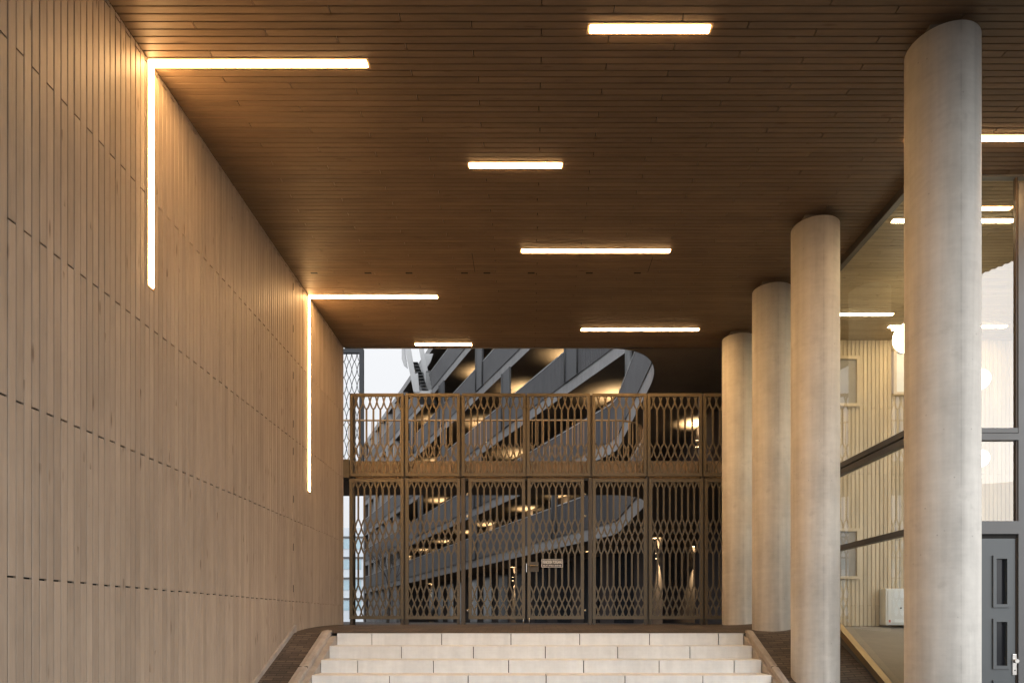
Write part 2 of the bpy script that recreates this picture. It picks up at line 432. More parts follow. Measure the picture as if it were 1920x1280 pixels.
# pale batten at the foot of the wall, following the slope
bt = MB(); za = gz(XW, D1)+.11; n0 = len(bt.v)
yb = 6.2; pz = za - .457*(9.23-yb)
for (yy, zz) in ((9.23, za), (yb, pz)):
    bt.v += [(XW+.003,yy,zz),(XW+.03,yy,zz),(XW+.03,yy,zz-.13),(XW+.003,yy,zz-.13)]
bt.f += [(0,1,5,4),(1,2,6,5),(0,3,2,1),(4,5,6,7),(2,3,7,6)]; bt.r += [.5]*5; bt.sm += [False]*5
bt.build('foot_batten', CK, wall)

# ------------------------------------------------------------------ stairs and kerbs
stairs = thing('stone_stairs', 'wide flight of pale stone block steps rising to the lattice gate', 'stairs', (.14, D1-1.6, -1.6))
XL, XR = -2.58, 2.865
J = [[632,697,828,958,1087,1218,1347,1394],[616,752.5,887.5,1022.5,1158.4,1293.8,1411],[600,670.4,812.4,953.6,1094.4,1236,1376.6,1426.6],[582,730,877.6,1024,1172,1318,1444]]
for i in range(9):
    yf = D1 - TR*i; zt = -.15 - RI*i
    if i < 4: xs = [(q-993)/1280*yf for q in J[i]]; xs[0] = XL; xs[-1] = XR
    else:
        xs = [XL] + [XL+.47+.93*q - (.47 if i % 2 else 0)+ (.47 if i%2 and q==0 else 0) for q in range(0,6)]; xs = sorted(set([v for v in xs if XL <= v < XR-.1])) + [XR]
    b = MB()
    for xa, xb in zip(xs, xs[1:]):
        c = .008; e = random.uniform(-.002,.002)
        yb = yf + (TR+.06 if i else .32)
        b.prism([(yf+e,zt-RI-.06),(yf+e,zt-c),(yf+e+c,zt),(yb,zt),(yb,zt-RI-.06)], xa+.0055, xb-.0055, 'x', random.random())
    b.build('step', CS, stairs)
    MB().box(XL+.01, XR-.01, yf+.02, yf+.3, zt-RI-.08, zt-.012).build('step_core', BLACK, stairs)
def kerb(x0, x1, label, inner):
    b = MB(); pr = [(0,-.12),(0,.015),(.02,.035),(.5,.045),(.93,.035),(1,.01),(1,-.4)]
    secs = [(D1+.06, gz(0,D1)), (D1-.02, gz(0,D1-.02)), (5.9, gz(0,5.9))]
    n = len(pr)
    for (yy, zz) in secs:
        for (u, w) in pr: b.v.append((x0+(x1-x0)*u, yy, zz+w))
    for s_ in range(2):
        for k in range(n-1):
            a = s_*n+k; b.f.append((a, a+1, a+1+n, a+n)); b.r.append(.5); b.sm.append(False)
    b.f.append(tuple(range(n))); b.r.append(.5); b.sm.append(False)
    j = MB()
    t = thing('sloping_kerb', label, 'kerb', ((x0+x1)/2, D1, gz(0,D1)), 'sloping kerbs beside the steps')
    b.build('kerb_stone', CK, t)
    m = MB(); xs = sorted((inner[0], inner[1]))
    for (yy, zz) in secs: m.v += [(xs[0],yy,zz-.035),(xs[1],yy,zz-.035),(xs[1],yy,zz-.5),(xs[0],yy,zz-.5)]
    for s_ in range(2):
        for k in range(4):
            a = 4*s_+k; c2 = 4*s_+(k+1) % 4; m.f.append((a, c2, c2+4, a+4)); m.r.append(.5); m.sm.append(False)
    m.f.append((0,1,2,3)); m.r.append(.5); m.sm.append(False)
    m.build('stringer', CK, t)
    for q in range(1, 4):
        yy = D1 - .95*q
        MB().box(min(x0,x1)+.002, max(x0,x1)-.002, yy-.002, yy+.002, gz(0,yy)-.05, gz(0,yy)+.0455).build('kerb_joint', SLOT, t)
kerb(-2.775, -2.66, 'sloping grey concrete kerb between dark brick strip and left ends of steps', (-2.66, -2.584))
kerb(2.985, 2.90, 'sloping grey concrete kerb between right ends of steps and round columns', (2.869, 2.90))

# ------------------------------------------------------------------ columns
CL = ['front round concrete column nearest the camera, beside the slate door', 'second round concrete column, standing on the paved slope beside the steps', 'third round concrete column, at the head of the paved slope', 'farthest round concrete column, standing right beside the lattice gate']
for i, (X, D) in enumerate([(3.314,5.488),(3.343,7.993),(3.381,9.515),(3.416,11.139)]):
    zb = gz(X, D)-.35; t = thing('concrete_column', CL[i], 'column', (X, D, gz(X, D)), 'round concrete columns')
    s_ = MB(); seg = 64; rad = .267
    for zz in (zb, ZC-.08):
        for k in range(seg): a = 2*pi*k/seg; s_.v.append((X+rad*cos(a), D+rad*sin(a), zz))
    for k in range(seg):
        j = (k+1) % seg; s_.f.append((k, j, seg+j, seg+k)); s_.r.append(.5); s_.sm.append(True)
    s_.f.append(tuple(range(seg, 2*seg))); s_.r.append(.5); s_.sm.append(False)
    o = s_.build('shaft', CO, t)
    MB().box(X-.172, X+.15, D-.135, D+.16, ZC-.0805, ZC-.0015).build('head_block', HEADM, t)

# ------------------------------------------------------------------ light strips
HALO_TRIM = plain('brown halo flange', (.26,.18,.115), .6)  # flange added around the diffusers to catch their light as a soft halo
def strip(xa, xb, D, label, w=.066, mat=EM, group='light strips in the boarded ceiling'):
    t = thing('light_strip', label, 'light strip', ((xa+xb)/2, D, ZC), group)
    MB().box(xa, xb, D-w/2, D+w/2, ZC-.010, ZC+.005).build('diffuser', mat, t)
    f = .022; b = MB(); b.box(xa-f, xb+f, D-w/2-f, D-w/2-.0005, ZC-.003, ZC+.006); b.box(xa-f, xb+f, D+w/2+.0005, D+w/2+f, ZC-.003, ZC+.006)
    b.box(xa-f, xa-.0005, D-w/2, D+w/2, ZC-.0028, ZC+.006); b.box(xb+.0005, xb+f, D-w/2, D+w/2, ZC-.0028, ZC+.006)
    b.build('halo_trim', HALO_TRIM, t)
def cor(xb, D, zb, label):
    t = thing('corner_light', label, 'light strip', (XW, D, ZC), 'angled corner light strips')
    w = .033; f = .022
    MB().box(XW, xb, D-w, D+w, ZC-.010, ZC+.005).build('ceiling_diffuser', EM, t)
    MB().box(XW-.005, XW+.0105, D-w, D+w, zb, ZC-.0105).build('wall_diffuser', EM, t)
    b = MB()
    for s_ in (-1, 1):
        y0, y1 = D+s_*(w+.0005), D+s_*(w+f)
        b.box(XW+.0045, xb+f, y0, y1, ZC-.003, ZC+.006); b.box(XW-.005, XW+.004, y0, y1, zb-f, ZC-.0035)
    b.box(xb+.0005, xb+f, D-w, D+w, ZC-.0028, ZC+.006); b.box(XW-.005, XW+.0038, D-w, D+w, zb-f, zb-.0005)
    b.build('halo_trim', HALO_TRIM, t)
cor(-1.365, 5.727, 2.81, 'larger, nearer L-shaped light strip running down the boarded wall from the ceiling')
cor(-1.329, 9.836, 1.88, 'smaller, farther L-shaped light strip running down the boarded wall near the gate')
strip(.476, 1.42, 5.392, 'short glowing ceiling strip nearest the camera, at the top of the picture')
strip(-.618, .328, 7.002, 'short glowing ceiling strip in the middle of the ceiling, second row from the front')
strip(-.101, 1.771, 8.619, 'long glowing ceiling strip in the middle of the ceiling, behind two shorter strips')
strip(.829, 2.71, 10.94, 'long glowing ceiling strip near the far edge, left of the farthest column')
strip(-1.93, -.98, 11.52, 'short glowing ceiling strip at the far edge, directly above the lattice screens')
strip(3.65, 5.45, 6.61, 'glowing ceiling strip right of the front column, outside the glazing')
G2 = 'light strips on the ceiling inside the glazed room'
strip(4.24, 5.65, 7.97, 'ceiling strip inside the glazed room, nearest the front glazing', mat=EI, group=G2)
strip(4.35, 5.53, 10.40, 'ceiling strip inside the glazed room, seen left of the front column', mat=EI, group=G2)
strip(5.70, 7.56, 10.83, 'ceiling strip inside the glazed room, closest to its boarded back wall', mat=EI, group=G2)

# ------------------------------------------------------------------ lattice screens
def seg_pts(x0, s, side, za, zb, pa, pb):
    pts = []; N = 7
    for i in range(N+1):
        t = i/N
        ph = pa + (pb-pa)*t**.72 if pb > pa else pb + (pa-pb)*(1-t)**.55
        if pb > pa and t > .5: pass
        pts.append((x0 + side*s/2*ph, za + (zb-za)*t))
    return pts
def lattice(xa, xb, nodes, y, n=8, wb=.030, ws=.0245, th=.012, zf=None):
    b = MB(); s = (xb-xa)/n
    for k in range(n+1):
        x = xa + k*s
        for (ya, pa), (yb, pb) in zip(nodes, nodes[1:]):
            za, zb = zf(ya), zf(yb)
            if pa == 0 and pb == 0:
                if 0 < k < n: b.ribbon([(x, za+.006), (x, zb-.006)], wb, y+.0015, y+.0015+th)
                continue
            for side in (-1, 1):
                if (k == 0 and side < 0) or (k == n and side > 0): continue
                o = .003 if side > 0 else 0
                b.ribbon(seg_pts(x, s, side, za, zb, pa, pb), ws, y+o, y+o+th)
    return b
LOW = [(902.5,.8),(914.4,0),(972.2,0),(987.8,1),(1001.9,0),(1007.3,0),(1021.4,1),(1037.8,0),(1096.8,0),(1113.2,1),(1128,0),(1132,0),(1146,1),(1155,.3)]
UPP = [(741.5,.45),(752.7,1),(766.9,0),(830.3,0),(843.5,1),(858.8,0),(862,0),(875,1),(887.5,.25)]
def zp(y): return (1165-y)/1280*DG
def xp(x): return (x-993)/1280*DG
def frame(x0, x1, z0, z1, y, w=.055, d=.03):
    b = MB(); b.box(x0, x0+w, y-.012, y+d, z0, z1); b.box(x1-w, x1, y-.012, y+d, z0, z1)
    b.box(x0+w, x1-w, y-.010, y+d-.002, z1-w, z1); b.box(x0+w, x1-w, y-.010, y+d-.002, z0, z0+w); return b
LG = 'bronze lattice panels of the lower row'
lowers = [(655.2,757,'lattice_panel','bottom row bronze lattice panel, leftmost, against the boarded wall','panel'),
 (760.3,862.6,'lattice_panel','bottom row bronze lattice panel, second from the boarded wall, left of a hinge post','panel'),
 (878.6,984.5,'gate_leaf','left leaf of the closed bronze lattice gate, without a handle or sign','gate'),
 (989,1094.9,'gate_leaf','right leaf of the closed bronze lattice gate, with handle and white lettered sign','gate'),
 (1111,1213,'lattice_panel','bottom row bronze lattice panel just right of the right hinge post','panel'),
 (1216.8,1318,'lattice_panel','bottom row bronze lattice panel in front of the brightly lit wall lamp','panel'),
 (1321,1423,'lattice_panel','bottom row bronze lattice panel half hidden by the farthest round column','panel')]
for (a, c, nm, lab, cat) in lowers:
    x0, x1 = xp(a), xp(c); t = thing(nm, lab, cat, ((x0+x1)/2, DG, gz(0,DG)), LG if cat == 'panel' else 'leaves of the lattice gate')
    frame(x0, x1, zp(1160), zp(897.3), DG).build('frame', BRONZE, t)
    lattice(x0+.045, x1-.045, LOW, DG, zf=zp).build('lattice', BRONZE, t)
    if nm == 'gate_leaf':
        left = a < 900; hx = x0-.02 if left else x1+.02
        for yy in (927,968,1144): MB().cyl((hx, DG-.02, zp(yy)-.02), (hx, DG-.02, zp(yy)+.02), .018, seg=12).build('hinge', STEEL, t)
        bx = x1-.03 if left else x0+.03
        MB().cyl((bx, DG-.02, zp(1168.5)), (bx, DG-.02, zp(1158)), .009, seg=8).build('drop_bolt', STEEL, t)
        if not left:
            hz = zp(1060.5)
            MB().box(x0+.03, x0+.19, DG-.016, DG-.0125, hz-.10, hz+.07).build('lock_plate', BRONZED, t)
            hb = MB(); hb.cyl((x0+.05, DG-.016, hz), (x0+.05, DG-.075, hz), .011, seg=12); hb.cyl((x0+.045, DG-.07, hz), (x0+.18, DG-.07, hz), .010, seg=12)
            hb.build('handle', BRASS, t)
            MB().box(x0-.021, x0-.013, DG-.02, DG+.01, zp(1072), zp(1056)).build('strike_plate', STEEL, t)
    else:
        for fx in (x0+.03, x1-.03): MB().box(fx-.025, fx+.025, DG+.005, DG+.03, zp(1170), zp(1160.2)).build('foot', BRONZED, t)
uppers = [(656,757),(760,862),(866,985.5),(987.7,1106.5),(1110.6,1212),(1214,1316),(1318.5,1421)]
UL = ['top row lattice panel, leftmost, seen against the white sky','top row lattice panel, second from the boarded wall, below the outdoor stair landing','top row lattice panel above the left gate leaf','top row lattice panel above the right gate leaf','top row lattice panel in front of the curved railing end','top row lattice panel showing a glowing lamp behind its right side','top row lattice panel half hidden by the farthest round column']
for (a, c), lab in zip(uppers, UL):
    x0, x1 = xp(a), xp(c); t = thing('lattice_panel', lab, 'panel', ((x0+x1)/2, DG, zp(892.5)), 'bronze lattice panels of the upper row')
    frame(x0, x1, zp(892.5), zp(737.5), DG, .05).build('frame', BRONZE, t)
    n = round((x1-x0-.09)/.1139); lattice(x0+.045, x1-.045, UPP, DG, n=n, zf=zp).build('lattice', BRONZE, t)
for i, (a, c, y0, lab) in enumerate([(865,872.5,896,'bronze hinge post left of the closed gate'),(1103,1110,896,'bronze hinge post right of the closed gate')]):
    o = MB().box(xp(a), xp(c), DG-.03, DG+.05, zp(1171), zp(y0)).build('gate_post', BRONZED, org=(xp((a+c)/2), DG, zp(1170)), bevel=.004)
    tag(o, lab, 'post', 'hinge posts of the gate')
for a, lab in ((758.7,'thin dark post between the two leftmost lattice panels'),(1215,'thin dark post between the lattice panels right of the gate'),(1319.6,'thin dark post beside the last lattice panel, near the farthest column')):
    o = MB().box(xp(a)-.035, xp(a)+.035, DG+.045, DG+.10, zp(1171), zp(739)).build('screen_post', BRONZED, org=(xp(a), DG+.07, zp(1170)))
    tag(o, lab, 'post', 'thin posts behind the lattice')
for a, lab in ((864,'short dark post between upper lattice panels above the left hinge post'),(986.6,'short dark post between upper lattice panels above the gate middle'),(1108.5,'short dark post between upper lattice panels above the right hinge post')):
    o = MB().box(xp(a)-.03, xp(a)+.03, DG+.045, DG+.10, zp(893), zp(739)).build('screen_post', BRONZED, org=(xp(a), DG+.07, zp(893)))
    tag(o, lab, 'post', 'thin posts behind the lattice')
o = MB().cyl((xp(660), DG+.09, zp(1171)), (xp(660), DG+.09, zp(742)), .038, seg=16).build('round_post', BRONZED, org=(xp(660), DG+.09, zp(1170)))
tag(o, 'round dark bronze post behind the leftmost lattice panels at the wall', 'post')
# sign
sg = thing('warning_sign', 'small dark warning sign with white Dutch lettering on the right gate leaf', 'sign', (xp(1035), DG-.02, zp(1063)))
sx0, sx1, sz0, sz1 = xp(1015), xp(1055.5), zp(1063.3), zp(1047.8)
MB().box(sx0, sx1, DG-.022, DG-.0135, sz0, sz1).build('plate', SIGNP, sg)
b = MB(); e = .007
b.box(sx0+.003, sx1-.003, DG-.0235, DG-.022, sz1-.003-e, sz1-.003); b.box(sx0+.003, sx1-.003, DG-.0235, DG-.022, sz0+.003, sz0+.003+e)
b.box(sx0+.003, sx0+.003+e, DG-.0235, DG-.022, sz0+.003+e, sz1-.003-e); b.box(sx1-.003-e, sx1-.003, DG-.0235, DG-.022, sz0+.003+e, sz1-.003-e)
b.build('border', SIGNW, sg)
def text(body, w, h, cx, zc, name):
    cu = bpy.data.curves.new('t', 'FONT'); cu.body = body; cu.size = 1; cu.extrude = 0; cu.offset = .028
    to = bpy.data.objects.new('t', cu); COL.objects.link(to)
    dg = bpy.context.evaluated_depsgraph_get(); me = bpy.data.meshes.new_from_object(to.evaluated_get(dg))
    xs = [v.co.x for v in me.vertices]; ys = [v.co.y for v in me.vertices]; sx = w/(max(xs)-min(xs)); sy = h/(max(ys)-min(ys))
    ox, oy = (max(xs)+min(xs))/2, (max(ys)+min(ys))/2
    L = sg.location
    for v in me.vertices: v.co = ((v.co.x-ox)*sx + cx - L[0], DG-.0232 - L[1], (v.co.y-oy)*sy + zc + E - L[2])
    me.materials.clear(); me.materials.append(SIGNW); me.name = name
    o = bpy.data.objects.new(name, me); COL.objects.link(o); o.parent = sg
    bpy.data.objects.remove(to)
text('VERBODEN TOEGANG', (sx1-sx0)*.90, .052, (sx0+sx1)/2, (sz0+sz1)/2+.021, 'main_lettering')
text('Art. 461 Wetb. v. Strafrecht', (sx1-sx0)*.84, .026, (sx0+sx1)/2, (sz0+sz1)/2-.036, 'small_lettering')

# ------------------------------------------------------------------ footbridge behind the gate + gallery building
def arc(pts, n=6):
    """round the corners of an open polyline a little by quadratic curves at interior points flagged with a radius"""
    outp = [pts[0][:2]]
    for i in range(1, len(pts)-1):
        p = pts[i]
        if len(p) == 2: outp.append(p); continue
        a, c, r = pts[i-1], pts[i+1], p[2]
        def tow(q):
            l = hypot(q[0]-p[0], q[1]-p[1]); k = min(r, l*.49)/l; return (p[0]+(q[0]-p[0])*k, p[1]+(q[1]-p[1])*k)
        A, Cc = tow(a), tow(c)
        for k in range(n+1):
            t = k/n; outp.append(((1-t)**2*A[0]+2*t*(1-t)*p[0]+t*t*Cc[0], (1-t)**2*A[1]+2*t*(1-t)*p[1]+t*t*Cc[1]))
    outp.append(pts[-1][:2]); return outp
def FX(D): return 10.3 - .42*D
DEND = 58.0
edge2 = arc([(XW,11.74),(.3,11.74),(2.40,11.74,1.9),(2.40,18.8,.5),(FX(24),24),(FX(DEND),DEND)], 14)
edge1 = arc([(-6,13.07),(.8,13.07),(2.40,13.07,1.6),(2.40,18.8,.5),(FX(24),24),(FX(DEND),DEND)], 14)
edgeU = arc([(FX(15),15),(FX(18),18),(FX(24),24),(FX(DEND),DEND)], 10)
LV = {1: 2.42, 2: 4.70, 3: 7.25, 4: 9.78, 5: 12.3}
TH = .34
bld = thing('gallery_building', 'large grey building with open galleries and a curved corner behind the gate', 'building', (10, 30, -.05))
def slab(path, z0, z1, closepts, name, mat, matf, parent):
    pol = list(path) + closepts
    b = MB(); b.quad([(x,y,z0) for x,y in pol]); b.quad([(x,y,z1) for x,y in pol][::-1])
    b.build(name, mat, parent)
    f = MB()
    for p, q in zip(path, path[1:]): f.quad([(p[0],p[1],z0-.01),(q[0],q[1],z0-.01),(q[0],q[1],z1+.01),(p[0],p[1],z1+.01)])
    f.build('slab_edge', matf, parent)
def rail_sheet(path, z0, z1, parent, mat, pitch=.11, dep=.018, off=0.02):
    """ribbed balustrade sheet following the path"""
    b = MB(); pts = []
    for p, q in zip(path, path[1:]):
        L = hypot(q[0]-p[0], q[1]-p[1]); n = max(1, int(L/pitch)); nx, ny = -(q[1]-p[1])/L, (q[0]-p[0])/L
        for i in range(n):
            for (t, o) in ((i/n, 0), ((i+.45)/n, 0), ((i+.5)/n, dep), ((i+.95)/n, dep)):
                pts.append((p[0]+(q[0]-p[0])*t + nx*(off+o), p[1]+(q[1]-p[1])*t + ny*(off+o)))
    n = len(pts)
    for (x, y) in pts: b.v += [(x,y,z0),(x,y,z1)]
    for i in range(n-1): b.f.append((2*i,2*i+2,2*i+3,2*i+1)); b.r.append(.5); b.sm.append(False)
    b.build('balustrade', mat, parent)
    t = MB()
    for p, q in zip(path, path[1:]):
        L = hypot(q[0]-p[0], q[1]-p[1]); nx, ny = -(q[1]-p[1])/L, (q[0]-p[0])/L
        a0, a1 = .045, -.03
        P = [(p[0]+nx*a0,p[1]+ny*a0),(q[0]+nx*a0,q[1]+ny*a0),(q[0]+nx*a1,q[1]+ny*a1),(p[0]+nx*a1,p[1]+ny*a1)]
        t.quad([(x,y,z1+.03) for x,y in P]); t.quad([(x,y,z1) for x,y in P][::-1])
        t.quad([(P[0][0],P[0][1],z1),(P[1][0],P[1][1],z1),(P[1][0],P[1][1],z1+.03),(P[0][0],P[0][1],z1+.03)])
    t.build('top_rail', PALEST, parent)
CLOSE = [(FX(DEND)+16, DEND), (16, 22), (16, 11.76)]
slab(edge2, LV[2], LV[2]+TH, CLOSE, 'floor_slab', CD, CF, bld)
for k in (3,4,5): slab(edgeU, LV[k], LV[k]+TH, [(FX(DEND)+16, DEND), (16,22), (16,15)], 'floor_slab', CD, CF, bld)
slab(edgeU, 14.8, 15.15, [(FX(DEND)+16, DEND), (16,22), (16,15)], 'roof_slab', CD, CF, bld)
i0 = next(i for i, p in enumerate(edge2) if p[0] > 2.3)
rail_sheet(edge2[i0:], LV[2]+TH, LV[2]+TH+1.0, bld, GREYM)
for k in (3,4,5): rail_sheet(edgeU, LV[k]+TH, LV[k]+TH+1.0, bld, GREYM)
i1 = next(i for i, p in enumerate(edge1) if p[1] > 14.4)
slab(edge1[i1-1:], LV[1], LV[1]+TH, [(FX(DEND)+16, DEND), (16,22), (16,edge1[i1-1][1])], 'floor_slab', CD, CF, bld)
rail_sheet(edge1[i1:], LV[1]+TH, LV[1]+TH+1.0, bld, GREYM)
# back walls of galleries
DL = 1.75
def wallp(D0, D1_, z0, z1, dl, b): b.quad([(FX(D0)+dl, D0, z0), (FX(D1_)+dl, D1_, z0), (FX(D1_)+dl, D1_, z1), (FX(D0)+dl, D0, z1)])
bw = MB(); wallp(19.6, DEND, -.1, 15, DL, bw)
bw.quad([(FX(19.6)+DL,19.6,-.1),(FX(19.6)+DL,19.6,2.42),(FX(19.6)+DL+.4,22,2.42),(FX(19.6)+DL+.4,22,-.1)])
bw.quad([(3.0,22,-.1),(16,22,-.1),(16,22,15),(3.0,22,15)])
bw.build('back_wall', CW, bld)
sw = MB(); sw.box(4.05, 4.4, 15.2, 19.9, 2.78, LV[2]-.01); sw.box(4.6, 5.0, 12.2, 19.0, -.1, 2.41); sw.build('inner_wall', CW, bld)
MB().box(5.02, 16, 12.1, 12.3, -.1, LV[2]).build('inner_wall', CW, bld)
# end wall and piers of the far end
pm = MB()
D = 44.0
while D < DEND:
    x = FX(D); pm.prism([(x-.02,D),(x-.02-.42*.5,D+.5),(x+.35-.42*.5,D+.5),(x+.35,D)], -.1, 14.8, 'z'); D += 2.3
pm.build('pier', CF, bld)
ew = MB(); ew.box(FX(DEND)+.1, FX(DEND)+14, DEND-.3, DEND-.05, -.1, 15.1); ew.build('end_wall', CW, bld)
pk = MB()
for lv in (-.1, 2.76, 5.04, 7.59, 10.12, 12.64):
    pk.quad([(FX(46)+.1,46,lv),(FX(DEND)+.1,DEND,lv),(FX(DEND)+.1,DEND,lv+1.0),(FX(46)+.1,46,lv+1.0)])
pk.build('spandrel', CF, bld)
# ground floor windows and doors, gallery doors
for lv, hh in ((-.1,2.3),(2.76,1.85),(5.04,2.1),(7.59,2.1),(10.12,2.1)):
    D = 21.0
    while D < 44:
        w = 1.1; f_ = MB(); x0, x1 = FX(D)+DL-.03, FX(D+w)+DL-.03
        f_.quad([(x0,D,lv+.05),(x1,D+w,lv+.05),(x1,D+w,lv+hh),(x0,D,lv+hh)]); f_.build('window', GD, bld)
        D += 3.1 if lv > 0 else 2.0
# full-height screens on galleries
def gscreen(Da, Db, z0, z1):
    b = MB(); o = -.06
    p, q = (FX(Da)+o, Da), (FX(Db)+o, Db)
    b.prism([p, q, (q[0]+.05,q[1]+.02), (p[0]+.05,p[1]+.02)], z0, z1, 'z'); b.build('screen_panel', SCREENM, bld)
    e_ = MB()
    for d in (Da, Db): e_.cyl((FX(d)+o-.01, d, z0), (FX(d)+o-.01, d, z1), .03, seg=6)
    e_.build('screen_edge', DKMETAL, bld)
for (Da, Db, k) in ((20.9,21.7,3),(26.2,27.0,3),(29.2,30.0,4),(34.8,35.6,4),(34.5,35.3,3),(29.4,30.2,2),(39.0,39.8,2),(22.3,22.6,1),(30.0,30.8,1),(41,41.8,4),(38,38.8,5),(43,43.8,3)):
    gscreen(Da, Db, LV[k]+TH, LV.get(k+1, 14.8))
# steel column at the corner of the void
o = MB().cyl((2.45,16.9,LV[2]+TH), (2.45,16.9,LV[3]), .09, seg=16).build('steel_column', DKMETAL, org=(2.45,16.9,LV[2]+TH)); tag(o, 'black steel column standing in the upper gallery opening beside the curved corner', 'column')

br = thing('footbridge', 'timber fronted footbridge deck with thin railing behind the upper lattice panels', 'footbridge', (-.5, 12.4, LV[1]))
pol = [(-6,11.80)] + edge1[:i1] + [(16, edge1[i1-1][1]), (16,11.80)]
b = MB(); b.quad([(x,y,LV[1]) for x,y in pol]); b.quad([(x,y,LV[1]+TH) for x,y in pol][::-1])
for p, q in zip(edge1[:i1], edge1[1:i1]): b.quad([(p[0],p[1],LV[1]),(q[0],q[1],LV[1]),(q[0],q[1],LV[1]+TH),(p[0],p[1],LV[1]+TH)])
b.build('deck', CD, br)
b = MB(); x = XW+.1
while x < 4.2:
    b.box(x, x+.052, 11.772, 11.799, zp(894), zp(861), random.random()); x += .056
b.build('fascia', BW, br)
MB().box(XW-.0, 4.3, 11.80, 11.86, zp(895)-.02, zp(893)).build('edge_beam', BRONZED, br)
MB().box(XW-.01, xp(655), DG-.02, 11.8, zp(895), zp(861)).build('end_bracket', BRONZE, br)
rp = edge1[:i1+4]
rl = MB()
for p, q in zip(rp, rp[1:]):
    rl.cyl((p[0],p[1]+.03,3.86), (q[0],q[1]+.03,3.86), .018, seg=8, caps=False)
rl.build('handrail', RAILM, br)
bl = MB(); acc = 0
for p, q in zip(rp, rp[1:]):
    L = hypot(q[0]-p[0], q[1]-p[1]); t = -acc
    while t < L:
        if t >= 0: x, y = p[0]+(q[0]-p[0])*t/L, p[1]+(q[1]-p[1])*t/L + .03; bl.box(x-.006, x+.006, y-.006, y+.006, LV[1]+TH, 3.86)
        t += .11
    acc = (L - (t-.11)) % .11
bl.build('baluster', RAILM, br)['kind'] = 'stuff'

# lamps on the walls of the building
def lamp(x, y, z, nx, ny, label, e=1.0, up=125):
    t = thing('wall_lamp', label, 'wall lamp', (x, y, z), 'up and down wall lamps of the gallery building')
    cx, cy = x+nx*.065, y+ny*.065
    MB().cyl((cx,cy,z-.07), (cx,cy,z+.07), .045, seg=14).build('body', DKMETAL, t)
    MB().box(min(x,cx)-.01, max(x,cx)+.01, min(y,cy)-.01, max(y,cy)+.01, z-.02, z+.02).build('bracket', DKMETAL, t)
    for s_ in (-1, 1):
        MB().cyl((cx,cy,z+s_*.071), (cx,cy,z+s_*.078), .036, seg=12).build('lens', EL, t)
        l = bpy.data.lights.new('spot', 'SPOT'); l.energy = SPOT_W*8*e; l.color = (1,.70,.36); l.spot_size = R(38); l.spot_blend = 1.0; l.energy *= 1.6; l.shadow_soft_size = .03
        o = bpy.data.objects.new('spot', l); COL.objects.link(o); o.parent = t; o.location = (cx-x, cy-y, s_*.09)
        o.rotation_euler = (0 if s_ < 0 else pi, 0, 0)
        if s_ > 0: l.spot_size = R(up if z > 2.5 else 46); l.energy *= .45
nrm = (-.92, -.39)
def gl(px, z, label, e=1.0, dl=DL):
    r_ = (px-993)/1280; D = (10.3+dl)/(.42+r_); lamp(FX(D)+dl-.0, D, z, nrm[0], nrm[1], label, e)
gl(809, 1.95, 'lit wall lamp at ground level, far left, seen through the second lattice panel', 1.5)
gl(964, 1.9, 'lit wall lamp at ground level, seen through the left gate leaf')
gl(1109, 1.9, 'lit wall lamp at ground level, seen beside the right hinge post')
gl(1235, 1.9, 'brightest lit wall lamp at ground level, seen through the panel right of the gate', 1.2)
lamp(5.3, 21.99, 2.0, 0, -1, 'lit wall lamp at ground level, farthest right, beside the farthest column')
gl(1062, 3.95, 'lit wall lamp on the first gallery, behind the right gate leaf, nearest the corner', .6)
gl(885, 3.9, 'lit wall lamp on the first gallery, just right of the left hinge post', .8)
gl(800, 3.9, 'lit wall lamp on the first gallery, behind the middle of the second lower panel', .8)
gl(700, 6.2, 'lit wall lamp on the second gallery, farthest left, near the end of the building')
gl(1070, 8.7, 'lit wall lamp on the third gallery, beside the tall screen near the corner')
gl(996, 3.95, 'lit wall lamp on the first gallery, above the gate middle')
gl(921, 3.9, 'lit wall lamp on the first gallery, above the left gate leaf')
gl(840, 3.9, 'lit wall lamp on the first gallery, behind the second lattice panel from the wall')
gl(768, 3.9, 'lit wall lamp on the first gallery, farthest left, behind dark piers')
lamp(4.04, 16.2, 4.22, -1, 0, 'lit wall lamp behind the top row panel nearest the farthest column', 1.2)
gl(1160, 6.25, 'lit wall lamp on the second gallery, hidden behind its balustrade near the corner', 1.6)
gl(976, 6.25, 'lit wall lamp on the second gallery, left of the gate middle')
gl(832, 6.25, 'lit wall lamp on the second gallery, behind the second upper panel', 1.5)
gl(990, 8.7, 'lit wall lamp on the third gallery, near the middle', 1.8)
gl(913, 8.7, 'lit wall lamp on the third gallery, left of the middle', 1.8)
gl(822, 8.7, 'lit wall lamp on the third gallery, near the outdoor stair', 1.8)
gl(911, 11.2, 'lit wall lamp on the fourth gallery, right of the tall screen', 2.2)
gl(824, 11.2, 'lit wall lamp on the fourth gallery, just right of the outdoor stair', 2.2)

